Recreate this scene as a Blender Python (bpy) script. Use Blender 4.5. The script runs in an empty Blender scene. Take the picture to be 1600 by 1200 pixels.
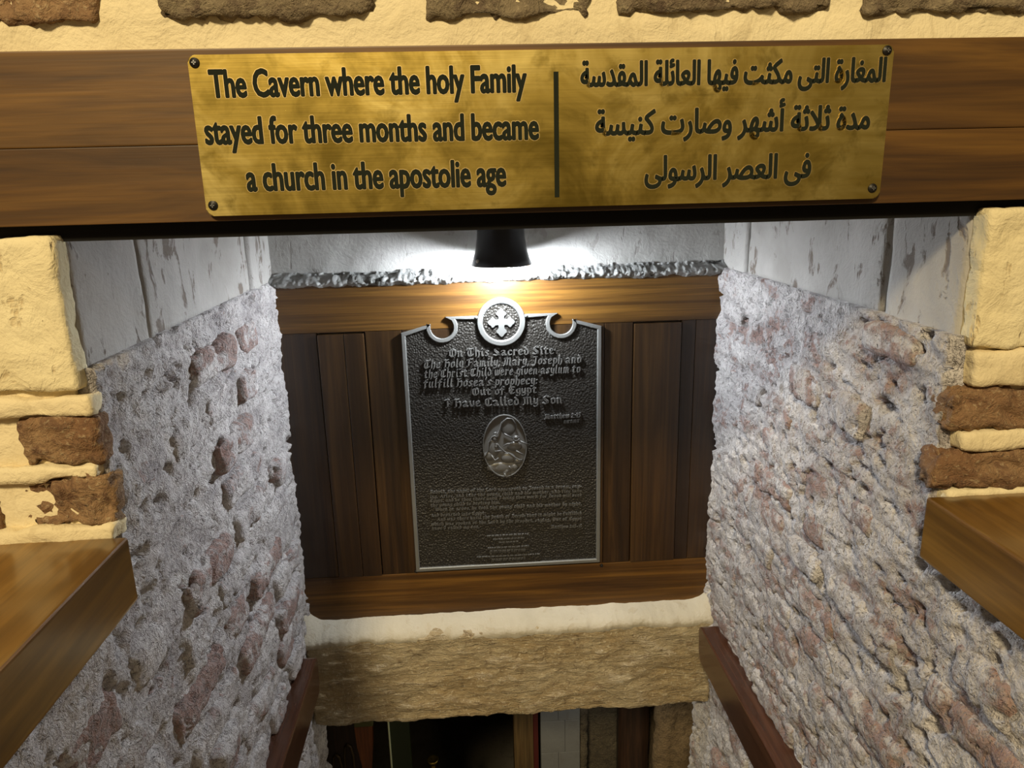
import bpy, bmesh, math, random
import numpy as np
from mathutils import Vector, Matrix

# ------------------------------------------------------------------ scene, camera, world, lights
scn = bpy.context.scene
COL = scn.collection
ZC = 1.40                      # camera height over the church floor; all z below are relative to the camera
F = 1155.62                    # focal length in pixels of the 1600 px wide frame
YAW, PITCH, ROLL = (math.radians(a) for a in (3.2639, 14.8706, 1.4432))


def cam_axes(yaw, pitch, roll):
    cy, sy, cp, sp = math.cos(yaw), math.sin(yaw), math.cos(pitch), math.sin(pitch)
    f = np.array([sy * cp, cy * cp, -sp]); r = np.array([cy, -sy, 0.0]); d = np.cross(f, r)
    return np.array([math.cos(roll) * r + math.sin(roll) * d, -math.sin(roll) * r + math.cos(roll) * d, f])


CAM = cam_axes(YAW, PITCH, ROLL)
cd = bpy.data.cameras.new('camera'); cam = bpy.data.objects.new('camera', cd); COL.objects.link(cam)
cd.sensor_width = 36.0; cd.lens = F / 1600 * 36; cd.clip_start = 0.02
R, D, FW = CAM
cam.matrix_world = Matrix(((R[0], -D[0], -FW[0], 0), (R[1], -D[1], -FW[1], 0), (R[2], -D[2], -FW[2], ZC), (0, 0, 0, 1)))
scn.camera = cam
scn.view_settings.view_transform = 'Standard'
scn.view_settings.look = 'None'
scn.view_settings.gamma = 1
scn.view_settings.use_curve_mapping = False
scn.view_settings.exposure = 0.0

w = bpy.data.worlds.new('world'); scn.world = w; w.use_nodes = True
w.node_tree.nodes['Background'].inputs[0].default_value = (1.0, 0.80, 0.50, 1)
w.node_tree.nodes['Background'].inputs[1].default_value = 0.13


def area(name, loc, target, size, power, col):
    l = bpy.data.lights.new(name, 'AREA'); l.shape = 'DISK'; l.size = size; l.energy = power; l.color = col
    o = bpy.data.objects.new(name, l); COL.objects.link(o); o.location = (loc[0], loc[1], loc[2] + ZC)
    d = Vector(target) - Vector(loc); o.rotation_euler = d.to_track_quat('-Z', 'Y').to_euler()
    return o


area('church_ceiling_lamp', (-0.95, -2.35, 2.30), (0.1, 0.85, -0.1), 0.60, 185, (1.0, 0.82, 0.50))
area('church_side_fill', (1.2, -2.2, 1.7), (0.1, 0.85, -0.1), 0.40, 8, (1.0, 0.78, 0.45))  # added fill light out of view, warms the left wall
pl = bpy.data.lights.new('crypt_fill', 'POINT'); pl.energy = 3.0; pl.color = (0.95, 0.92, 0.8); pl.shadow_soft_size = 0.05  # added fill light, hidden behind the lintel to brighten the crypt
po = bpy.data.objects.new('crypt_fill', pl); COL.objects.link(po); po.location = (0.35, 2.02, -1.42 + ZC)


def ray(x, y):
    return CAM.T @ np.array([(x - 800) / F, (y - 600) / F, 1.0])


def onY(x, y, Y):
    v = ray(x, y); return v * Y / v[1]


# ------------------------------------------------------------------ numpy gradient noise
def _grad(ix, iy, iz, seed):
    h = (ix * 374761393 + iy * 668265263 + iz * 2147483647 + seed * 1274126177) & 0xFFFFFFFF
    h = ((h ^ (h >> 13)) * 1274126177) & 0xFFFFFFFF
    h = h ^ (h >> 16)
    a = (h & 0xFFFF) / 65536.0 * 2 * np.pi
    z = ((h >> 16) & 0xFFFF) / 32768.0 - 1
    s = np.sqrt(np.maximum(0, 1 - z * z))
    return np.cos(a) * s, np.sin(a) * s, z


def noise(P, scale=1.0, seed=0):
    P = np.asarray(P, float) * scale + 71.3
    I = np.floor(P).astype(np.int64); f = P - I
    u = f * f * f * (f * (f * 6 - 15) + 10)
    r = 0
    for dx in (0, 1):
        for dy in (0, 1):
            for dz in (0, 1):
                gx, gy, gz = _grad(I[:, 0] + dx, I[:, 1] + dy, I[:, 2] + dz, seed)
                v = gx * (f[:, 0] - dx) + gy * (f[:, 1] - dy) + gz * (f[:, 2] - dz)
                wt = (u[:, 0] if dx else 1 - u[:, 0]) * (u[:, 1] if dy else 1 - u[:, 1]) * (u[:, 2] if dz else 1 - u[:, 2])
                r = r + v * wt
    return r * 1.5


def fbm(P, scale, octv=3, seed=0, gain=0.5):
    r, a, s = 0, 1.0, scale
    for k in range(octv):
        r = r + a * noise(P, s, seed + 17 * k); a *= gain; s *= 2.03
    return r


# ------------------------------------------------------------------ object helpers
def put(name, me, mat=None, parent=None):
    o = bpy.data.objects.new(name, me); COL.objects.link(o)
    if mat is not None and not me.materials:
        me.materials.append(mat)
    if parent is not None:
        o.parent = parent
    return o


def centred(V):
    """move the origin of a vertex cloud to the middle of its base"""
    V = np.asarray(V, float)
    c = (V.min(0) + V.max(0)) / 2; c[2] = V[:, 2].min()
    return V - c, c


def mesh_obj(name, V, Fc, mat, parent=None, smooth=False):
    V, c = centred(V)
    me = bpy.data.meshes.new(name); me.from_pydata([tuple(v) for v in V], [], [tuple(int(i) for i in f) for f in Fc]); me.update()
    if smooth:
        me.polygons.foreach_set('use_smooth', [True] * len(me.polygons))
    o = put(name, me, mat, parent)
    world = Vector(c)
    o.location = world - parent_origin(parent)
    return o


ORIG = {}


def parent_origin(p):
    v = Vector((0, 0, 0))
    while p is not None:
        v += p.location; p = p.parent
    return v


def thing(name, loc, label, cat, group=None):
    o = bpy.data.objects.new(name, None); COL.objects.link(o); o.location = loc
    o.empty_display_size = 0.05
    return tag(o, label, cat, group)


def tag(o, label, cat, group=None):
    o['label'] = label; o['category'] = cat
    if group:
        o['group'] = group
    return o


def struct(o):
    o['kind'] = 'structure'; return o


def bm_obj(name, bm, mat, parent=None, smooth=False):
    bm.normal_update()
    V = np.array([v.co[:] for v in bm.verts]); bm.verts.index_update()
    Fc = [[v.index for v in f.verts] for f in bm.faces]
    bm.free()
    return mesh_obj(name, V, Fc, mat, parent, smooth)


def add_box(bm, lo, hi, bevel=0.0, seg=2):
    g = bmesh.ops.create_cube(bm, size=1.0)['verts']
    for v in g:
        v.co = Vector([lo[i] + (v.co[i] + 0.5) * (hi[i] - lo[i]) for i in range(3)])
    if bevel:
        ed = list({e for v in g for e in v.link_edges})
        bmesh.ops.bevel(bm, geom=ed, offset=bevel, segments=seg, affect='EDGES', profile=0.6)


def box(name, lo, hi, mat, parent=None, bevel=0.0, seg=2):
    bm = bmesh.new(); add_box(bm, lo, hi, bevel, seg)
    return bm_obj(name, bm, mat, parent)


def add_tube(bm, pts, rad, n=8, caps=True):
    pts = [Vector(p) for p in pts]
    rad = [rad] * len(pts) if not hasattr(rad, '__len__') else rad
    rings = []
    for i, p in enumerate(pts):
        t = (pts[min(i + 1, len(pts) - 1)] - pts[max(i - 1, 0)]).normalized()
        a = t.orthogonal() if i == 0 else (rings_a - t * rings_a.dot(t))
        a.normalize(); rings_a = a
        b = t.cross(a)
        rings.append([bm.verts.new(p + rad[i] * (math.cos(k * 2 * math.pi / n) * a + math.sin(k * 2 * math.pi / n) * b)) for k in range(n)])
    for r0, r1 in zip(rings, rings[1:]):
        for k in range(n):
            bm.faces.new((r0[k], r0[(k + 1) % n], r1[(k + 1) % n], r1[k]))
    if caps:
        bm.faces.new(rings[0][::-1]); bm.faces.new(rings[-1])


def add_lathe(bm, prof, c, n=32, close=False):
    rings = []
    for r, z in prof:
        rings.append([bm.verts.new((c[0] + r * math.cos(k * 2 * math.pi / n), c[1] + r * math.sin(k * 2 * math.pi / n), c[2] + z)) for k in range(n)])
    for r0, r1 in zip(rings, rings[1:]):
        for k in range(n):
            bm.faces.new((r0[k], r0[(k + 1) % n], r1[(k + 1) % n], r1[k]))
    if close:
        bm.faces.new(rings[0][::-1]); bm.faces.new(rings[-1])


def add_ellipsoid(bm, c, r, u=14, v=8):
    g = bmesh.ops.create_uvsphere(bm, u_segments=u, v_segments=v, radius=1.0)['verts']
    for q in g:
        q.co = Vector((c[0] + q.co.x * r[0], c[1] + q.co.y * r[1], c[2] + q.co.z * r[2]))


def add_prism(bm, poly, y0, y1):
    """polygon in the XZ plane given as (x, z), pulled from y0 (front) to y1"""
    a = [bm.verts.new((p[0], y0, p[1])) for p in poly]; b = [bm.verts.new((p[0], y1, p[1])) for p in poly]
    n = len(poly)
    try:
        bm.faces.new(a); bm.faces.new(b[::-1])
    except ValueError:
        return
    for i in range(n):
        bm.faces.new((a[i], b[i], b[(i + 1) % n], a[(i + 1) % n]))


def rounded_grid(h, r, res):
    """rounded box surface around the origin: half sizes h, corner radius r; returns V, faces, normals"""
    h = np.array(h, float)
    n = [max(2, int(round(2 * h[i] / res))) for i in range(3)]
    key, V, Fc = {}, [], []

    def vid(i, j, k):
        t = (i, j, k)
        if t not in key:
            key[t] = len(V)
            V.append([(-1 + 2 * t[a] / n[a]) * h[a] for a in range(3)])
        return key[t]
    for a in range(3):
        b, c = (a + 1) % 3, (a + 2) % 3
        for side in (0, n[a]):
            for i in range(n[b]):
                for j in range(n[c]):
                    q = []
                    for di, dj in ((0, 0), (1, 0), (1, 1), (0, 1)):
                        t = [0, 0, 0]; t[a] = side; t[b] = i + di; t[c] = j + dj
                        q.append(vid(*t))
                    Fc.append(q if side else q[::-1])
    V = np.array(V); inner = np.maximum(h - r, h * 0.02)
    q = np.clip(V, -inner, inner); d = V - q
    L = np.linalg.norm(d, axis=1, keepdims=True); L[L == 0] = 1
    nr = d / L
    rr = np.minimum(r, (h - inner).max())
    return q + nr * rr, Fc, nr


def lump(name, lo, hi, mat, parent=None, r=0.012, res=0.009, amp=0.004, freq=28, seed=0, octv=3, amp2=0.0, freq2=7, stretch=(1, 1, 1), rough=0.0):
    lo, hi = np.array(lo, float), np.array(hi, float)
    V, Fc, nr = rounded_grid((hi - lo) / 2, r, res)
    V = V + (lo + hi) / 2
    S = V * np.array(stretch)
    dsp = amp * fbm(S, freq, octv, seed)
    if amp2:
        dsp = dsp + amp2 * fbm(S, freq2, 2, seed + 5)
    if rough:
        dsp = dsp - rough * np.clip(fbm(S * np.array([0.6, 1, 1.5]), 40, 3, seed + 11) - 0.1, 0, 0.6) / 0.6 + rough * (0.2 - np.abs(fbm(S, 55, 2, seed + 13)))
    return mesh_obj(name, V + nr * dsp[:, None], Fc, mat, parent, True)


def masked_wall(name, axis, sign, pos, a_rng, z_rng, res, mask, disp, thick, mat):
    """wall sheet normal to `axis`; visible side towards sign; the border is pulled back by `thick`"""
    na = int(round((a_rng[1] - a_rng[0]) / res)); nz = int(round((z_rng[1] - z_rng[0]) / res))
    A = np.linspace(*a_rng, na + 1); Z = np.linspace(*z_rng, nz + 1)
    ga, gz = np.meshgrid(A, Z, indexing='ij')
    ga, gz = ga.ravel(), gz.ravel()
    P = np.zeros((len(ga), 3)); other = 1 - axis
    P[:, other] = ga; P[:, 2] = gz; P[:, axis] = pos
    P[:, axis] += sign * disp(P)
    ca = (A[:-1] + A[1:]) / 2; cz = (Z[:-1] + Z[1:]) / 2
    used = {}; V = []; Fc = []; edges = {}

    def vid(i):
        if i not in used:
            used[i] = len(V); V.append(P[i])
        return used[i]
    flip = (sign > 0) == (axis == 1)
    for i in range(na):
        for k in range(nz):
            if not mask(ca[i], cz[k]):
                continue
            q = [i * (nz + 1) + k, (i + 1) * (nz + 1) + k, (i + 1) * (nz + 1) + k + 1, i * (nz + 1) + k + 1]
            q = [vid(t) for t in q]
            if flip:
                q = q[::-1]
            Fc.append(q)
            for e in zip(q, q[1:] + q[:1]):
                edges[e] = edges.get(e, 0) + 1
    bord = [e for e in edges if (e[1], e[0]) not in edges]
    bk = {}
    for a, b in bord:
        for t in (a, b):
            if t not in bk:
                p = np.array(V[t]); p[axis] = pos - sign * thick; bk[t] = len(V); V.append(p)
        Fc.append((b, a, bk[a], bk[b]))
    return struct(mesh_obj(name, np.array(V), Fc, mat, None, True))


# ------------------------------------------------------------------ materials
class MT:
    def __init__(self, name, rough=0.6, metal=0.0):
        self.m = bpy.data.materials.new(name); self.m.use_nodes = True
        self.t = self.m.node_tree; self.b = self.t.nodes['Principled BSDF']
        self.b.inputs['Roughness'].default_value = rough; self.b.inputs['Metallic'].default_value = metal
        self.co = None

    def node(self, typ, ins=None, **props):
        n = self.t.nodes.new(typ)
        for k, v in props.items():
            setattr(n, k, v)
        for k, v in (ins or {}).items():
            if isinstance(v, bpy.types.NodeSocket):
                self.t.links.new(v, n.inputs[k])
            else:
                n.inputs[k].default_value = v
        return n

    def coords(self, scale=(1, 1, 1), rot=(0, 0, 0), vary=True):
        if self.co is None:
            tc = self.node('ShaderNodeTexCoord').outputs['Object']
            if vary:
                oi = self.node('ShaderNodeObjectInfo').outputs['Random']
                ml = self.node('ShaderNodeVectorMath', {0: (13.7, 7.9, 21.3)}, operation='SCALE'); self.t.links.new(oi, ml.inputs['Scale'])
                self.rand = oi
                tc = self.node('ShaderNodeVectorMath', {0: tc, 1: ml.outputs[0]}, operation='ADD').outputs[0]
            self.co = tc
        return self.node('ShaderNodeMapping', {'Vector': self.co, 'Scale': scale, 'Rotation': rot}).outputs[0]

    def noise(self, scale, detail=4, rough=0.55, dist=0.0, vec=None):
        return self.node('ShaderNodeTexNoise', {'Vector': vec if vec is not None else self.coords(), 'Scale': scale, 'Detail': detail, 'Roughness': rough, 'Distortion': dist}).outputs['Fac']

    def voro(self, scale, feature='F1', vec=None, rnd=1.0):
        return self.node('ShaderNodeTexVoronoi', {'Vector': vec if vec is not None else self.coords(), 'Scale': scale, 'Randomness': rnd}, feature=feature).outputs['Distance']

    def ramp(self, fac, stops):
        n = self.node('ShaderNodeValToRGB', {'Fac': fac}); e = n.color_ramp.elements
        while len(e) < len(stops):
            e.new(0.5)
        for el, (p, c) in zip(e, stops):
            el.position = p; el.color = (*c, 1) if hasattr(c, '__len__') else (c, c, c, 1)
        return n.outputs['Color']

    def mix(self, fac, a, b, mode='MIX'):
        n = self.t.nodes.new('ShaderNodeMix'); n.data_type = 'RGBA'; n.blend_type = mode
        for idx, v in ((0, fac), (6, a), (7, b)):
            if isinstance(v, bpy.types.NodeSocket):
                self.t.links.new(v, n.inputs[idx])
            elif idx == 0:
                n.inputs[0].default_value = v
            else:
                n.inputs[idx].default_value = (*v, 1)
        return n.outputs[2]

    def math(self, op, a, b=0.0, clamp=False):
        n = self.t.nodes.new('ShaderNodeMath'); n.operation = op; n.use_clamp = clamp
        for i, v in enumerate((a, b)):
            if isinstance(v, bpy.types.NodeSocket):
                self.t.links.new(v, n.inputs[i])
            else:
                n.inputs[i].default_value = v
        return n.outputs[0]

    def bump(self, h, strength=0.5, dist=0.004, prev=None):
        n = self.node('ShaderNodeBump', {'Strength': strength, 'Distance': dist, 'Height': h})
        if prev is not None:
            self.t.links.new(prev, n.inputs['Normal'])
        return n.outputs[0]

    def out(self, color=None, normal=None, rough=None, **kw):
        L = self.t.links
        for nm, v in (('Base Color', color), ('Normal', normal), ('Roughness', rough)):
            if v is None:
                continue
            if isinstance(v, bpy.types.NodeSocket):
                L.new(v, self.b.inputs[nm])
            else:
                self.b.inputs[nm].default_value = (*v, 1) if nm == 'Base Color' else v
        for k, v in kw.items():
            self.b.inputs[k].default_value = v
        return self.m


def m_wood(name, dark, mid, light, axis='x', rough=0.35, across=22, along=1.6, fine=1.0, rot=(0, 0, 0), coat=0.0, contrast=1.0):
    t = MT(name, rough)
    s = {'x': (along, across, across), 'y': (across, along, across), 'z': (across, across, along)}[axis]
    v = t.coords(s, rot)
    warp = t.noise(0.55, 2, 0.5, 0.0, v)
    g = t.noise(1.0, 5, 0.62, 0.9, v)
    s2 = tuple(c * 6 if c == across else c * 2.2 for c in s)
    fine_n = t.noise(1.0, 3, 0.6, 0.2, t.coords(s2, rot))
    a = 0.5 - 0.2 / contrast; b = 0.5 + 0.2 / contrast
    c = t.ramp(g, [(a, dark), (0.5, mid), (b, light)])
    c = t.mix(t.ramp(warp, [(0.35, 0.0), (0.75, 0.55)]), c, dark)
    c = t.mix(t.math('MULTIPLY', t.ramp(fine_n, [(0.42, 1.0), (0.56, 0.0)]), 0.45 * fine), c, tuple(x * 0.45 for x in dark))
    n = t.bump(fine_n, 0.18, 0.0012)
    return t.out(c, n, t.math('MULTIPLY_ADD', fine_n, 0.15) if False else rough, **({'Coat Weight': coat, 'Coat Roughness': 0.17} if coat else {}))


def m_limewash(name, red=0.45, base=(0.64, 0.60, 0.585), shade=(0.37, 0.34, 0.34), brick=(0.29, 0.135, 0.092), dusty=0.5, bumpd=0.010):
    t = MT(name, 0.92)
    v = t.coords()
    big = t.noise(1.0, 4, 0.62, 0.5, t.coords((8, 8, 15))); med = t.noise(34, 5, 0.68, 0.8, v); fin = t.noise(120, 4, 0.7, 0.5, v); grit = t.noise(330, 2, 0.6, 0, v)
    c = t.mix(t.ramp(big, [(0.35, 0.0), (0.68, 1.0)]), base, shade)
    c = t.mix(t.ramp(med, [(0.46, 0.0), (0.70, 0.55)]), c, (0.70, 0.675, 0.66))
    # bare brick where the lime has come off
    sel = t.math('ADD', t.math('MULTIPLY', big, 0.55), t.math('MULTIPLY', med, 0.5))
    sel = t.math('ADD', sel, t.math('MULTIPLY', t.rand, 0.14))
    sel = t.math('MULTIPLY', t.ramp(sel, [(0.690 - 0.22 * red, 0.0), (0.755 - 0.22 * red, 1.0)]), 0.8)
    bc = t.mix(t.ramp(fin, [(0.35, 0.0), (0.65, 1.0)]), brick, tuple(x * 0.5 + 0.17 for x in brick))
    c = t.mix(sel, c, bc)
    c = t.mix(t.math('MULTIPLY', t.ramp(fin, [(0.54, 0.0), (0.62, 1.0)]), 0.5), c, (0.20, 0.165, 0.15))
    spk = t.noise(95, 3, 0.8, 2.2, v)
    c = t.mix(t.math('MULTIPLY', t.ramp(spk, [(0.59, 0.0), (0.65, 1.0)]), 0.85), c, (0.075, 0.06, 0.055))
    pit = t.ramp(t.noise(70, 3, 0.75, 1.6, v), [(0.33, 0.0), (0.44, 1.0)])
    h = t.math('ADD', t.math('MULTIPLY', med, 0.9), t.math('MULTIPLY', fin, 0.55))
    h = t.math('ADD', h, t.math('MULTIPLY', pit, 0.30)); h = t.math('ADD', h, t.math('MULTIPLY', grit, 0.16))
    return t.out(c, t.bump(h, 1.0, bumpd))


def m_plaster(name, base, dark, chip, bumpd=0.003, chips=0.5):
    t = MT(name, 0.85)
    v = t.coords()
    big = t.noise(5, 4, 0.6, 0.5, v); med = t.noise(24, 5, 0.65, 0.8, v); fin = t.noise(150, 3, 0.6, 0, v)
    st = t.noise(1.0, 4, 0.6, 0.6, t.coords((30, 30, 9)))
    c = t.mix(t.ramp(big, [(0.35, 0.0), (0.7, 1.0)]), base, dark)
    k = t.ramp(t.math('ADD', t.math('MULTIPLY', st, 0.6), t.math('MULTIPLY', med, 0.4)), [(0.56, 0.0), (0.61, 1.0)])
    c = t.mix(t.math('MULTIPLY', k, chips), c, chip)
    h = t.math('ADD', t.math('MULTIPLY', med, 0.8), t.math('MULTIPLY', fin, 0.25)); h = t.math('SUBTRACT', h, t.math('MULTIPLY', k, 0.5 * chips))
    return t.out(c, t.bump(h, 0.9, bumpd))


def m_brick(name, c1, c2, c3, cream=0.3, bumpd=0.008):
    t = MT(name, 0.9)
    v = t.coords()
    big = t.noise(11, 4, 0.6, 0.5, v); med = t.noise(42, 5, 0.7, 0.6, v); fin = t.noise(170, 4, 0.7, 0.4, v)
    c = t.mix(t.ramp(big, [(0.36, 0.0), (0.64, 1.0)]), c1, c2)
    c = t.mix(t.ramp(med, [(0.5, 0.0), (0.66, 0.9)]), c, c3)
    c = t.mix(t.math('MULTIPLY', t.ramp(fin, [(0.55, 0.0), (0.68, 1.0)]), cream), c, (0.62, 0.50, 0.30))
    h = t.math('ADD', t.math('MULTIPLY', med, 1.0), t.math('MULTIPLY', fin, 0.5))
    return t.out(c, t.bump(h, 1.0, bumpd))


WALL = m_limewash('limewashed_masonry', 0.12)
WALLB = m_limewash('limewashed_brick', 0.46)
BLOCK = m_plaster('whitewashed_stone', (0.45, 0.43, 0.405), (0.33, 0.31, 0.285), (0.12, 0.085, 0.06), 0.005, 0.8)
PLAST = m_plaster('grey_white_plaster', (0.42, 0.41, 0.39), (0.33, 0.32, 0.30), (0.2, 0.18, 0.16), 0.003, 0.4)
CREAM = m_plaster('cream_painted_mortar', (0.77, 0.66, 0.42), (0.69, 0.57, 0.34), (0.40, 0.30, 0.15), 0.006, 0.25)
CREAMS = m_plaster('cream_painted_stone', (0.76, 0.66, 0.41), (0.68, 0.57, 0.33), (0.46, 0.32, 0.14), 0.007, 0.6)
BRICKF = m_brick('rust_brown_brick', (0.20, 0.10, 0.045), (0.29, 0.175, 0.085), (0.13, 0.065, 0.032), 0.35)
BRICKD = m_brick('dark_olive_brick', (0.17, 0.125, 0.075), (0.22, 0.17, 0.10), (0.10, 0.065, 0.04), 0.25)
BEAMW = m_wood('varnished_beam_wood', (0.036, 0.015, 0.0035), (0.100, 0.044, 0.0065), (0.175, 0.082, 0.012), 'x', 0.5, 17, 1.5, 0.6, contrast=1.5)
CAPW = m_wood('golden_oak_wood', (0.075, 0.034, 0.006), (0.19, 0.092, 0.014), (0.29, 0.15, 0.027), 'y', 0.28, 16, 2.2, 0.6, rot=(0, 0, 0.75), coat=0.5)
PANV = m_wood('walnut_upright_grain', (0.013, 0.006, 0.0022), (0.036, 0.0165, 0.0048), (0.085, 0.041, 0.011), 'z', 0.38, 26, 1.0, 0.7, coat=0.15)
PANH = m_wood('walnut_level_grain', (0.045, 0.019, 0.004), (0.120, 0.054, 0.009), (0.23, 0.110, 0.018), 'x', 0.42, 30, 1.3, 0.8)
RAILW = m_wood('dark_reddish_rail_wood', (0.035, 0.014, 0.008), (0.075, 0.030, 0.016), (0.12, 0.05, 0.026), 'y', 0.25, 26, 1.5, 0.6, coat=0.4)
COREW = m_wood('shadow_black_beam_core', (0.003, 0.002, 0.0015), (0.004, 0.003, 0.002), (0.006, 0.004, 0.003), 'x', 0.95)  # near-black colour paints in the shade under the beam boards


def m_brass():
    t = MT('worn_brass', 0.35, 1.0)
    v = t.coords()
    cl = t.noise(7, 5, 0.62, 0.8, v); sm = t.noise(30, 4, 0.6, 0.4, v)
    br = t.noise(1.0, 3, 0.6, 0, t.coords((7, 300, 300)))
    c = t.ramp(cl, [(0.34, (0.27, 0.185, 0.035)), (0.5, (0.46, 0.325, 0.075)), (0.66, (0.66, 0.51, 0.17))])
    c = t.mix(t.ramp(sm, [(0.52, 0.0), (0.68, 0.75)]), c, (0.25, 0.175, 0.035))
    r = t.math('ADD', t.math('MULTIPLY', cl, 0.20), t.math('MULTIPLY', br, 0.08)); r = t.math('ADD', r, 0.24)
    return t.out(c, t.bump(br, 0.12, 0.0005), r)


BRASS = m_brass()
HALO = MT('bright_brass_edge', 0.45, 1.0).out((0.62, 0.46, 0.20))
INK = MT('dark_green_black_enamel', 0.8).out((0.013, 0.016, 0.010), **{'Specular IOR Level': 0.12})


def m_bronze():
    t = MT('dark_leathered_bronze', 0.45, 0.4)
    v = t.coords((1, 1, 1), vary=False)
    vo = t.voro(210, 'F1', v); n = t.noise(90, 3, 0.6, 0.6, v)
    h = t.math('ADD', vo, t.math('MULTIPLY', n, 0.7))
    return t.out((0.030, 0.0265, 0.022), t.bump(h, 0.8, 0.0028))


BRONZE = m_bronze()
RIM = MT('grey_bronze_rim', 0.45, 0.5).out((0.20, 0.20, 0.19))
LETTER = MT('dark_bronze_lettering', 0.38, 0.35).out((0.15, 0.145, 0.135))
BLACKM = MT('black_enamelled_metal', 0.3).out((0.010, 0.011, 0.014), **{'Coat Weight': 0.3})
STEEL = MT('steel_screw', 0.3, 1.0).out((0.6, 0.6, 0.6))
SCREW = MT('black_screw', 0.4, 0.6).out((0.02, 0.018, 0.016))
BULB = MT('lit_bulb'); BULB.out((1, 1, 1), **{'Emission Color': (0.86, 0.93, 1.0, 1), 'Emission Strength': 1450.0}); BULB = BULB.m


def m_lintel():
    t = MT('tan_chiselled_stone', 0.88)
    v = t.coords()
    big = t.noise(6, 4, 0.6, 0.6, v); med = t.noise(45, 5, 0.7, 0.5, v); ch = t.noise(1.0, 4, 0.65, 1.2, t.coords((20, 60, 85)))
    fin = t.noise(180, 3, 0.6, 0, v)
    c = t.mix(t.ramp(big, [(0.38, 0.0), (0.66, 1.0)]), (0.35, 0.26, 0.14), (0.46, 0.38, 0.25))
    c = t.mix(t.ramp(ch, [(0.52, 0.0), (0.70, 0.7)]), c, (0.62, 0.53, 0.36))
    c = t.mix(t.ramp(med, [(0.55, 0.0), (0.66, 0.7)]), c, (0.19, 0.13, 0.07))
    c = t.mix(t.ramp(fin, [(0.58, 0.0), (0.68, 0.8)]), c, (0.66, 0.58, 0.42))
    h = t.math('ADD', t.math('MULTIPLY', ch, 0.9), t.math('MULTIPLY', med, 0.5)); h = t.math('ADD', h, t.math('MULTIPLY', fin, 0.2))
    return t.out(c, t.bump(h, 1.0, 0.010))


LINT = m_lintel()
CREAMP = m_plaster('pale_cream_plaster', (0.55, 0.50, 0.40), (0.47, 0.42, 0.32), (0.42, 0.34, 0.22), 0.005, 0.35)
GRIME = m_plaster('grimy_grey_mortar', (0.40, 0.40, 0.39), (0.16, 0.16, 0.15), (0.04, 0.04, 0.035), 0.005, 0.9)

# ------------------------------------------------------------------ the setting
XL, XR = -0.437, 0.592          # upper faces of the stairwell's side walls
YF, YB = 0.832, 1.675           # front wall face, back wall face
ZB = -0.190                     # level where whitewashed blocks sit on the brickwork


def wall_disp(seed):
    def f(P):
        st = P * np.array([1, 1, 1.7])
        d = 0.007 * fbm(st, 9, 3, seed) + 0.0035 * fbm(st, 38, 3, seed + 3)
        d += 0.0045 * (0.35 - np.abs(fbm(st, 24, 2, seed + 6))) + 0.002 * (0.3 - np.abs(fbm(st, 70, 2, seed + 7)))
        pits = fbm(st, 30, 2, seed + 9)
        d -= 0.016 * np.clip(pits - 0.36, 0, 0.3) / 0.3
        # plaster drawn into the far corner
        d += 0.010 * np.clip((P[:, 1] - 1.60) / 0.08, 0, 1) ** 2
        return d
    return f


def side_mask(y, z):
    return z < -0.468 or y > YF + 0.012


wall_left = masked_wall('wall_left', 0, 1, -0.428, (0.02, 1.70), (-1.62, ZB + 0.004), 0.0052, side_mask, wall_disp(3), 0.24, WALL)
wall_right = masked_wall('wall_right', 0, -1, 0.580, (0.02, 1.70), (-1.62, ZB + 0.004), 0.0052, side_mask, wall_disp(41), 0.24, WALL)

rng = random.Random(7)


def brick_variants(n, L, H, seed, proud, amp):
    out = []
    for i in range(n):
        V, Fc, nr = rounded_grid((proud, L / 2 * rng.uniform(0.86, 1.0), H / 2 * rng.uniform(0.85, 1.0)), 0.013, 0.0062)
        S = V + 3.1 * i + seed
        V = V + nr * (amp * fbm(S, 30, 3, seed + i) + amp * 1.3 * fbm(S, 9, 2, seed + 50 + i) - 2.2 * amp * np.clip(fbm(S, 38, 2, seed + 70 + i) - 0.3, 0, 0.4) / 0.4)[:, None]
        me = bpy.data.meshes.new('brick'); me.from_pydata([tuple(v) for v in V], [], Fc); me.update()
        me.polygons.foreach_set('use_smooth', [True] * len(me.polygons)); me.materials.append(WALLB)
        out.append(me)
    return out


def lay_bricks(wall, xface, side, variants_long, variants_short, sink, keep):
    base = parent_origin(wall)
    for k in range(16):
        zc = -0.270 - 0.0755 * k
        y = 0.10 + (k % 2) * 0.115 + rng.uniform(-0.02, 0.02)
        while y < 1.62:
            long = rng.random() < 0.55
            L = 0.215 if long else 0.115
            yc = y + L / 2
            y += L + rng.uniform(0.022, 0.05)
            ok = (yc - L / 2 > 0.96) if zc > -0.50 else True
            if not ok or yc + L / 2 > 1.655 or rng.random() > keep:
                continue
            me = rng.choice(variants_long if long else variants_short)
            o = put('brick', me, None, wall)
            o.location = Vector((xface + side * -(0.030 + rng.uniform(sink[0], sink[1])), yc, zc + rng.uniform(-0.006, 0.006))) - base
            o.rotation_euler = (rng.uniform(-0.05, 0.05) + (math.pi if rng.random() < 0.5 else 0), 0, rng.uniform(-0.03, 0.03))


VL = brick_variants(6, 0.215, 0.060, 11, 0.030, 0.0042); VS = brick_variants(6, 0.115, 0.060, 77, 0.030, 0.0042)
lay_bricks(wall_left, -0.428, 1, VL, VS, (-0.020, -0.005), 0.95)
lay_bricks(wall_right, 0.580, -1, VL, VS, (-0.013, 0.000), 0.95)

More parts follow.
